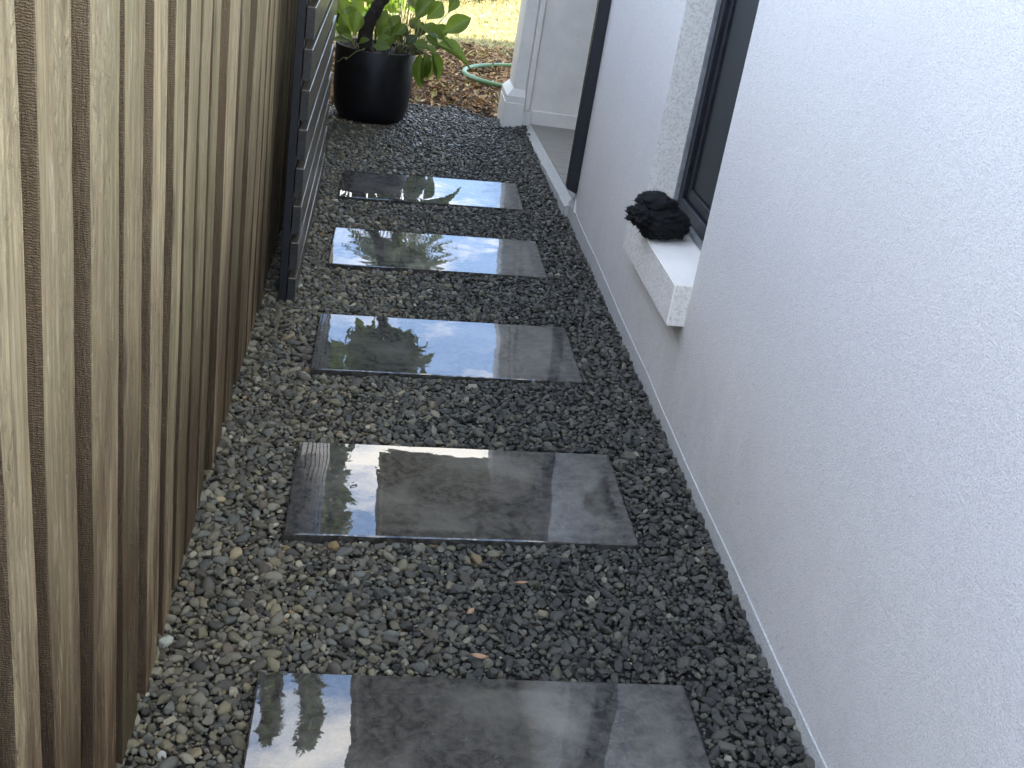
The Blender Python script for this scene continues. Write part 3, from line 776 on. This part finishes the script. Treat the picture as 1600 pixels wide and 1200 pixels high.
for y in (.5, 2.7, 4.9, 7.1):
    bm = bmesh.new(); box(bm, -.59, -.4955, y, y+.1, -.2, 1.29, .004); o = mesh_obj('post', bm, M_rail); o.parent = fence; o.matrix_parent_inverse = Matrix.Translation(-FP)

# ------------------------------------------------------------------ slatted screen
scr = empty('slatted_screen', (-.29, 3.49, -.02)); tag(scr, 'charcoal stained horizontal slat screen standing in front of the paling fence', 'screen'); SP = Vector((-.29, 3.49, -.02))
def spart(name, bm, m):
    o = mesh_obj(name, bm, m); o.parent = scr; o.matrix_parent_inverse = Matrix.Translation(-SP); return o
for k in range(12):
    zt = .062 + .122*k
    bm = bmesh.new(); box(bm, -.304, -.2785, 3.488 + random.uniform(-.002, .002), 5.13 + random.uniform(-.006, .006), zt-.094, zt, .0015)
    for v in bm.verts: v.co.x += .0025*mn.noise(Vector((v.co.y*2, k*4, 0)))
    o = spart('slat', bm, M_slat)
for y in (3.492, 4.28, 5.08):
    bm = bmesh.new(); box(bm, -.333, -.3065, y, y+.040, -.12, 1.44, .002); spart('post', bm, M_post)

# ------------------------------------------------------------------ plant pot
pot = empty('plant_pot', (-.098, 6.275, -.012)); tag(pot, 'large black rounded plant pot standing on gravel at the end of the path', 'plant pot')
bm = bmesh.new()
lathe(bm, [(.10, 0), (.150, .003), (.176, .016), (.193, .045), (.205, .10), (.2115, .17), (.2145, .27), (.2150, .386), (.2120, .392), (.2040, .392), (.2010, .386), (.199, .33)], 56)
o = mesh_obj('pot_body', bm, M_pot); o.parent = pot
bm = bmesh.new(); res = bmesh.ops.create_circle(bm, cap_ends=True, segments=40, radius=.1995); bmesh.ops.translate(bm, verts=bm.verts, vec=(0, 0, .374))
o = mesh_obj('soil', bm, M_soil); o.parent = pot

# ------------------------------------------------------------------ leaves
def leaf_mesh(name, shape, bend, fold, mat, nl=9):
    bm = bmesh.new(); rows = []
    for i in range(nl):
        t = i/(nl-1)
        if shape == 'obovate': w = .5*(math.sin(math.pi*t**1.35))**.8 if 0 < t < 1 else 0
        else: w = .5*(math.sin(math.pi*t**.9))**.9 if 0 < t < 1 else 0
        if i == 0: w = .03
        if i == nl-1: w = .012
        z = -bend*t*t; row = []
        for j in (-1, -.5, 0, .5, 1): row.append(bm.verts.new((j*w, t, z + fold*abs(j)*w + .03*math.sin(t*9+j*2)*abs(j))))
        rows.append(row)
    for A, B in zip(rows, rows[1:]):
        for j in range(4): bm.faces.new((A[j], A[j+1], B[j+1], B[j])).smooth = True
    me = bpy.data.meshes.new(name); bm.to_mesh(me); bm.free(); me.materials.append(mat); return me
LM = {}
for key, m in (('g', M_leaf), ('l', M_leaf_l), ('b', M_leaf_b), ('d', M_dk)):
    LM[key] = [leaf_mesh('leaf', 'obovate', .18, .35, m), leaf_mesh('leaf', 'obovate', .40, .22, m), leaf_mesh('leaf', 'ovate', .28, .5, m)]
def put_leaf(parent, base, tip, width, facing, key='g', var=0, name='leaf'):
    """leaf blade from base to tip (world points); facing = direction its upper side looks to"""
    b = Vector(base); y = Vector(tip) - b; L = y.length; y.normalize()
    z = Vector(facing); z = (z - y*z.dot(y)).normalized(); x = y.cross(z)
    o = bpy.data.objects.new(name, LM[key][var]); link(o, parent)
    width *= 1.15
    mw = Matrix(((x.x*width, y.x*L, z.x*L, b.x), (x.y*width, y.y*L, z.y*L, b.y), (x.z*width, y.z*L, z.z*L, b.z), (0, 0, 0, 1)))
    o.matrix_basis = Matrix.Translation(-parent.location) @ mw
    return o

# vine tendril over the pot rim
bm = bmesh.new()
tube(bm, [(-.155, 6.07, .392), (-.20, 6.062, .372), (-.235, 6.075, .335), (-.262, 6.092, .33), (-.285, 6.10, .305), (-.318, 6.13, .29)], .0022, 5)
bmesh.ops.create_icosphere(bm, subdivisions=1, radius=.008, matrix=Matrix.Translation((-.247, 6.075, .328)))
tag(mesh_obj('vine_tendril', bm, M_straw), 'thin pale vine tendril trailing over the black pot rim', 'vine')

# ------------------------------------------------------------------ garden hose
bm = bmesh.new(); pts = []
for k in range(72):
    a = 2*math.pi*k/72; x = .965 + .46*math.cos(a) + .012*math.sin(3*a); y = 7.77 + .45*math.sin(a) + .015*math.cos(2*a)
    pts.append((x, y, zg(x) + .016 + .006*math.sin(2*a+1)))
tube(bm, pts, .0165, 10, closed=True)
pts = [(1.36, 7.55, .10), (1.7, 7.3, .09), (2.3, 7.2, .09), (3.2, 7.5, .09)]
tube(bm, pts, .0165, 10)
tag(mesh_obj('garden_hose', bm, M_hose), 'green garden hose lying in a loop on the brown leaf litter', 'hose')

# ------------------------------------------------------------------ fallen leaves
def fallen(x, y, dz, L, wd, a, m, label):
    bm = bmesh.new(); rows = []
    for i in range(6):
        t = i/5; w = wd*math.sin(math.pi*min(.97, t*.94+.03))**.8
        rows.append([bm.verts.new(((t-.5)*L, s_*w, .10*L*(abs(s_)*1.2 + 2.2*(t-.5)**2))) for s_ in (-1, 0, 1)])
    for A, B in zip(rows, rows[1:]):
        for j in range(2): bm.faces.new((A[j], A[j+1], B[j+1], B[j]))
    o = mesh_obj('fallen_leaf', bm, m); o.location = (x, y, zg(x) + dz); o.rotation_euler = (.1, -.05, a)
    tag(o, label, 'leaf', 'fallen leaves on the path')
M_dryleaf = plain('dry tan leaf', (.40, .24, .13), .7, 60); M_darkleaf = plain('dark wet leaf', (.02, .016, .012), .6, 60)
fallen(-.045, 2.315, .0035, .020, .005, .6, M_darkleaf, 'tiny dark leaf on the sky-striped paver')
fallen(.214, 1.690, .010, .034, .0065, -.25, M_dryleaf, 'curled tan leaf on gravel just above the nearest paver')
fallen(.318, 1.930, .010, .030, .0035, .05, M_dryleaf, 'thin tan leaf sliver on gravel right of the path middle')
fallen(.205, 1.830, .010, .024, .0055, .9, M_dryleaf, 'small pale tan leaf scrap on gravel between the two nearest pavers')

# ------------------------------------------------------------------ trees and shrubs
def leaf_cloud(name, pts, size, mat, parent, seed, droop=.3, aspect=.45):
    r = random.Random(seed); bm = bmesh.new()
    for p in pts:
        d = Vector((r.gauss(0,1), r.gauss(0,1), r.gauss(0,1)-droop)).normalized(); n = d.orthogonal().normalized()
        n.rotate(Matrix.Rotation(r.uniform(0, 6.28), 3, d)); s = size*r.uniform(.6, 1.3); sd_ = d.cross(n)*s*aspect*.5
        m = p + d*s*.45 + n*s*.06
        v = [bm.verts.new(p), bm.verts.new(m+sd_), bm.verts.new(p+d*s), bm.verts.new(m-sd_)]
        bm.faces.new(v)
    me = bpy.data.meshes.new(name); bm.to_mesh(me); bm.free(); me.materials.append(mat)
    o = bpy.data.objects.new(name, me); link(o, parent); return o

def cypress(x, y, h, rad, z0, seed, label):
    t = empty('cypress_tree', (x, y, -.02)); tag(t, label, 'tree', 'tall narrow trees beyond the fence'); r = random.Random(seed)
    bm = bmesh.new(); tube(bm, [(0, 0, -.1), (.02, 0, h*.4), (0, .02, h*.93)], [.07, .05, .015], 8); mesh_obj('trunk', bm, M_bark, t)
    pts = []
    for _ in range(5200):
        q = r.random(); z = z0 + (h-z0)*q; R = rad*(1-q)**.75*(.55+.45*math.sin(min(1, q*6)*1.57))*(1+.25*mn.noise(Vector((z*2.2, seed, 0))))
        a = r.uniform(0, 6.283); k = R*math.sqrt(r.uniform(.15, 1)); pts.append(Vector((k*math.cos(a), k*math.sin(a), z)))
    leaf_cloud('crown', pts, .13, M_dk, t, seed, -.8)
    return t
cypress(-.60, 9.2, 7.3, .23, 2.7, 3, 'narrow dark cypress tree just past the end of the fence')
cypress(-1.02, 9.4, 7.4, .34, 2.4, 4, 'second dark cypress tree, a step farther left than the first')

def palm(x, y, z, R, label):
    t = empty('palm_tree', (x, y, 0)); tag(t, label, 'palm tree'); r = random.Random(9)
    bm = bmesh.new(); tube(bm, [(-.5, 0, -.1), (-.42, 0, z*.4), (-.15, 0, z*.8), (0, 0, z)], [.22, .17, .15, .12], 10); mesh_obj('trunk', bm, M_bark, t)
    for k in range(24):
        a = k*2.399; el = r.uniform(-.25, .9); L = R*r.uniform(.85, 1.1); bm = bmesh.new(); prev = None
        pts = []
        for i in range(9):
            s = i/8; pts.append(Vector((math.cos(a)*L*s*math.cos(el*.6), math.sin(a)*L*s*math.cos(el*.6), z + L*(s*math.sin(el) - .75*s*s))))
        tube(bm, pts, [.02*(1-i/9)+.004 for i in range(9)], 4)
        for i in range(1, 9):
            d = (pts[i]-pts[i-1]).normalized(); side = d.cross(Vector((0, 0, 1))).normalized()
            for h_ in (0, .5):
                p = pts[i-1].lerp(pts[i], h_)
                for sgn in (-1, 1):
                    w = L*.40*(1-abs(i/8-.45)); q = p + side*sgn*w*.8 + d*w*.5 - Vector((0, 0, w*.45))
                    bm.faces.new([bm.verts.new(v) for v in (p - d*.07, p + d*.07, q)])
        mesh_obj('frond', bm, M_dk, t)
    return t
palm(.15, 30.0, 9.35, 1.6, 'palm with drooping fronds standing far beyond the lawn')

def shrub(x, y, h, rad, mat, name, label, seed, n=900, size=.09, aspect=.55, group=None):
    t = empty(name, (x, y, zg(x)-.02)); tag(t, label, 'shrub', group); r = random.Random(seed)
    bm = bmesh.new(); pts = []
    for k in range(7):
        a = k*2.4; e = Vector((math.cos(a)*rad*.6, math.sin(a)*rad*.6, h*r.uniform(.5, .85)))
        tube(bm, [(0, 0, -.02), e*.5 + Vector((0, 0, .05)), e], [.016, .011, .005], 5)
        for _ in range(n//7): pts.append(e + Vector((r.gauss(0, rad*.38), r.gauss(0, rad*.38), r.gauss(0, h*.22))))
    for p in pts: p.z = max(p.z, .03)
    mesh_obj('stem', bm, M_bark, t); leaf_cloud('crown', pts, size, mat, t, seed, .1, aspect)
    return t
shrub(-.42, 9.5, .95, .46, M_leaf_l, 'lime_shrub', 'bright lime green shrub behind the left side of the pot', 31, 1500, .13, .6)
shrub(.55, 11.9, .55, .36, M_dk, 'garden_shrub', 'dark low shrub at the back of the sunlit lawn', 33, 1100, .10)
shrub(.98, 12.3, .36, .26, M_leaf, 'garden_shrub', 'small bright green leafy shrub at the lawn back edge', 35, 500, .12)

# ------------------------------------------------------------------ plants in the pot
RIGHT_LEAVES = [
    ((0.243, 6.220, 0.503), (0.377, 6.200, 0.608), 0.089, (0.1, -1, 0.5), 'g', 0),
    ((0.205, 6.180, 0.441), (0.413, 6.120, 0.406), 0.074, (0.2, -0.5, 1), 'g', 2),
    ((0.154, 6.240, 0.561), (0.228, 6.240, 0.657), 0.086, (0.3, -1, 0.3), 'g', 0),
    ((0.092, 6.260, 0.540), (0.179, 6.300, 0.682), 0.086, (-0.3, -1, 0.4), 'g', 0),
    ((0.116, 6.200, 0.528), (0.249, 6.160, 0.520), 0.078, (0, -0.8, 1), 'g', 1),
    ((0.217, 6.200, 0.486), (0.317, 6.160, 0.469), 0.046, (0.1, -0.4, 1), 'l', 1),
    ((0.094, 6.120, 0.445), (0.167, 6.080, 0.448), 0.056, (0, -1, 0.6), 'g', 0),
    ((0.150, 6.160, 0.493), (0.220, 6.120, 0.469), 0.053, (0.2, -0.8, 0.8), 'g', 1),
    ((0.149, 6.120, 0.439), (0.218, 6.080, 0.422), 0.045, (0.1, -0.7, 1), 'l', 0),
    ((0.136, 6.100, 0.401), (0.145, 6.060, 0.226), 0.059, (-0.3, -1, 0.1), 'g', 2),
    ((0.160, 6.120, 0.408), (0.166, 6.080, 0.262), 0.049, (0.4, -1, 0.1), 'g', 2),
    ((0.175, 6.140, 0.400), (0.198, 6.100, 0.282), 0.053, (0.1, -1, 0.2), 'b', 1),
    ((0.199, 6.130, 0.418), (0.256, 6.090, 0.279), 0.053, (0.4, -1, 0.1), 'g', 2),
    ((0.190, 6.160, 0.385), (0.176, 6.130, 0.267), 0.046, (-0.3, -1, 0.1), 'g', 2),
    ((0.219, 6.170, 0.381), (0.235, 6.140, 0.293), 0.039, (0.3, -1, 0.0), 'b', 2),
    ((0.139, 6.300, 0.500), (0.066, 6.330, 0.536), 0.065, (-0.2, -1, 0.5), 'g', 0),
    ((0.116, 6.330, 0.577), (0.052, 6.360, 0.664), 0.065, (0.2, -1, 0.4), 'g', 0),
    ((0.268, 6.350, 0.595), (0.314, 6.380, 0.685), 0.054, (0.2, -1, 0.4), 'g', 0),
    ((0.185, 6.280, 0.459), (0.272, 6.270, 0.540), 0.065, (0.3, -1, 0.7), 'g', 1),
]
LEFT_LEAVES = [
    ((-0.237, 6.220, 0.427), (-0.294, 6.220, 0.534), 0.071, (0.1, -1, 0.3), 'l', 0),
    ((-0.219, 6.180, 0.432), (-0.215, 6.200, 0.561), 0.074, (0.3, -1, 0.3), 'l', 0),
    ((-0.228, 6.200, 0.415), (-0.309, 6.160, 0.469), 0.057, (-0.2, -1, 0.6), 'g', 0),
    ((-0.235, 6.140, 0.403), (-0.306, 6.100, 0.436), 0.046, (-0.1, -0.6, 1), 'g', 1),
    ((-0.218, 6.120, 0.409), (-0.268, 6.100, 0.457), 0.035, (0.2, -0.6, 1), 'l', 1),
    ((-0.217, 6.340, 0.462), (-0.275, 6.380, 0.555), 0.072, (0.2, -1, 0.3), 'l', 0),
    ((-0.276, 6.400, 0.479), (-0.321, 6.420, 0.591), 0.080, (0.2, -1, 0.3), 'l', 0),
    ((-0.201, 6.400, 0.489), (-0.233, 6.440, 0.594), 0.073, (-0.2, -1, 0.3), 'l', 0),
    ((-0.094, 6.220, 0.423), (-0.041, 6.200, 0.507), 0.060, (0.2, -1, 0.6), 'g', 0),
    ((-0.099, 6.140, 0.422), (-0.051, 6.120, 0.478), 0.049, (0.1, -0.5, 1), 'l', 1),
    ((-0.112, 6.300, 0.415), (-0.056, 6.340, 0.571), 0.065, (0.3, -1, 0.4), 'g', 0),
    ((-0.023, 6.300, 0.461), (0.001, 6.320, 0.555), 0.065, (-0.3, -1, 0.4), 'g', 0),
    ((-0.117, 6.100, 0.406), (-0.046, 6.060, 0.435), 0.063, (0.1, -0.8, 0.8), 'g', 1),
    ((-0.058, 6.260, 0.395), (0.016, 6.240, 0.515), 0.057, (0.3, -1, 0.3), 'g', 2),
    ((-0.009, 6.200, 0.461), (0.045, 6.200, 0.525), 0.053, (0.2, -1, 0.5), 'g', 0),
    ((0.075, 6.280, 0.451), (0.007, 6.300, 0.499), 0.050, (-0.2, -1, 0.6), 'd', 0),
    ((-0.191, 6.120, 0.406), (-0.154, 6.100, 0.447), 0.042, (0.2, -0.6, 1), 'g', 1),
    ((0.056, 6.180, 0.424), (0.098, 6.160, 0.479), 0.049, (0, -1, 0.6), 'd', 1),
    ((0.045, 6.340, 0.410), (-0.057, 6.400, 0.509), 0.062, (-0.2, -1, 0.5), 'd', 0),
    ((0.111, 6.340, 0.440), (0.143, 6.360, 0.529), 0.065, (0.2, -1, 0.4), 'd', 0),
]
TRUNK = [(-0.148, 6.220, 0.342), (-0.160, 6.220, 0.401), (-0.162, 6.220, 0.454), (-0.149, 6.220, 0.502), (-0.130, 6.220, 0.550), (-0.108, 6.230, 0.592), (-0.081, 6.240, 0.633), (-0.051, 6.260, 0.726), (-0.034, 6.280, 0.885)]

plant = empty('leafy_plant', (.11, 6.25, .36)); tag(plant, 'glossy green leafy plant spilling over the right side of the black pot', 'plant')
for b, t, w, fc, k, v in RIGHT_LEAVES:
    put_leaf(plant, b, t, w, fc, k, v)
    bm = bmesh.new(); r0 = Vector((.085, 6.24, .362)); bv = Vector(b) - Vector(plant.location); e = bv*.985
    tube(bm, [r0 - Vector(plant.location), (r0 - Vector(plant.location)).lerp(e, .5) + Vector((.012, -.012, .02)), bv], [.0035, .003, .002], 5)
    mesh_obj('stalk', bm, M_straw, plant)
rosette = empty('rosette_plant', (-.16, 6.22, .36)); tag(rosette, 'lime green broad leaved plant crowded round the trunk in the black pot', 'plant')
for b, t, w, fc, k, v in LEFT_LEAVES:
    put_leaf(rosette, b, t, w, fc, k, v)
    bm = bmesh.new(); bv = Vector(b) - Vector(rosette.location); r0 = Vector((bv.x*.8, bv.y*.8, -.01))
    tube(bm, [r0, r0.lerp(bv, .5), bv], [.0035, .003, .002], 5); mesh_obj('stalk', bm, M_straw, rosette)
# woody stem rising out of the pot, its canopy above the photo
ptree = empty('potted_tree', TRUNK[0]); TL = Vector(TRUNK[0]); tag(ptree, 'small tree with a crooked dark trunk growing out of the black pot', 'tree')
bm = bmesh.new(); tp = [Vector(p) - TL for p in TRUNK]; ctrl = []
tp = [tp[0] - Vector((0, 0, .03))] + tp + [Vector((.12, .06, .95)), Vector((.04, .1, 1.12)), Vector((.10, .1, 1.25))]
fine = []
for a, b in zip(tp, tp[1:]):
    for i in range(4):
        p = a.lerp(b, i/4); fine.append(p + Vector((mn.noise(p*22), mn.noise(p*22 + Vector((9, 0, 0))), 0))*.006)
fine.append(tp[-1])
tube(bm, fine, [(.046 - .026*i/len(fine))*(1 + .22*mn.noise(Vector((i*.9, 4, 0)))) for i in range(len(fine))], 11)
for kk, (z_, a_) in enumerate(((.86, .4), (.93, 2.4), (1.0, 4.2), (1.08, 5.6), (1.14, 1.2))):
    p = Vector((.09, .07, z_)); q = p + Vector((math.cos(a_)*.17, math.sin(a_)*.17, .14)); tube(bm, [p, p.lerp(q, .5) + Vector((0, 0, .05)), q], [.012, .008, .004], 6)
mesh_obj('trunk', bm, M_bark, ptree)
rr = random.Random(5); pts = []
for kk in range(900):
    d = Vector((rr.gauss(0, 1), rr.gauss(0, 1), rr.gauss(0, .7))).normalized()*rr.uniform(.15, .48); pts.append(Vector((.10, .08, 1.16)) + Vector((d.x*.55, d.y*.5, max(d.z, -.16)*.62)))
leaf_cloud('crown', pts, .12, M_leaf, ptree, 8, .3, .45)
# thin grassy stems standing in the pot
grs = empty('grass_clump', (.04, 6.30, .36)); tag(grs, 'clump of thin pale upright stems in the middle of the pot', 'grass clump')
rr = random.Random(15)
for kk in range(34):
    b = Vector((rr.gauss(.0, .03), rr.gauss(0, .03), 0)); t_ = b + Vector((rr.gauss(.0, .055), rr.gauss(0, .05), rr.uniform(.22, .42)))
    bm = bmesh.new(); tube(bm, [b, b.lerp(t_, .5) + Vector((rr.gauss(0, .006), 0, 0)), t_], [.0024, .0020, .0009], 4)
    mesh_obj('stem', bm, M_straw, grs)
for kk in range(9):
    b = Vector((rr.uniform(-.17, -.13), rr.uniform(-.08, 0), 0)); t_ = b + Vector((rr.gauss(-.005, .025), rr.gauss(0, .03), rr.uniform(.28, .45)))
    bm = bmesh.new(); tube(bm, [b, b.lerp(t_, .5) + Vector((rr.gauss(0, .008), 0, 0)), t_], [.0022, .0018, .0009], 4)
    mesh_obj('stem', bm, M_bark if kk % 2 else M_straw, grs)
for kk in range(40):   # dead drooping stalks
    b = Vector((rr.uniform(-.04, .09), rr.uniform(-.13, -.06), .06 + rr.uniform(-.02, .03))); t_ = b + Vector((rr.gauss(-.01, .02), -rr.uniform(.01, .035), -rr.uniform(.05, .085)))
    bm = bmesh.new(); tube(bm, [b, b.lerp(t_, .5) + Vector((0, -.008, .006)), t_], [.0018, .0015, .0008], 4)
    mesh_obj('stem', bm, M_straw if kk % 3 else M_bark, grs)
lit = random.Random(44)
for kk in range(60):           # dead leaf bits round the stems, up to the rim
    a_ = lit.uniform(0, 6.28); r_ = .19*math.sqrt(lit.random()); c0 = Vector((-.138 + r_*math.cos(a_), -.025 + r_*math.sin(a_), .006 + lit.uniform(0, .016)))
    bm = bmesh.new(); u = Vector((math.cos(a_*3), math.sin(a_*3), lit.uniform(-.3, .4)))*lit.uniform(.010, .022); w_ = u.cross(Vector((0, 0, 1)))*.4
    m_ = bm.verts.new(c0 + Vector((0, 0, .005))); q4 = [bm.verts.new(c0 + q) for q in (-u, w_, u, -w_)]
    for i in range(4): bm.faces.new((q4[i], q4[(i+1) % 4], m_))
    o = mesh_obj('dead_leaf', bm, M_dryleaf if kk % 3 == 0 else M_bark if kk % 3 == 1 else M_leaf_b, grs)
    o.location = (.0, .0, .0)
# fallen pink petals on the soil
ptl = empty('fallen_petals', (-.2, 6.14, .355)); tag(ptl, 'few pink petals fallen on the soil at the left of the pot', 'petals')
for kk in range(11):
    bm = bmesh.new(); c = Vector((rr.uniform(-.06, .09), rr.uniform(-.05, .06), .012 + rr.uniform(0, .018))); a_ = rr.uniform(0, 6.28)
    u = Vector((math.cos(a_), math.sin(a_), .25))*.013; w_ = Vector((-math.sin(a_), math.cos(a_), .3))*.009
    c4 = [bm.verts.new(c + q) for q in (-u, w_, u, -w_)]; cc_ = bm.verts.new(c + Vector((0, 0, -.004)))
    for i in range(4): bm.faces.new((c4[i], c4[(i+1) % 4], cc_))
    mesh_obj('petal', bm, M_petal, ptl)
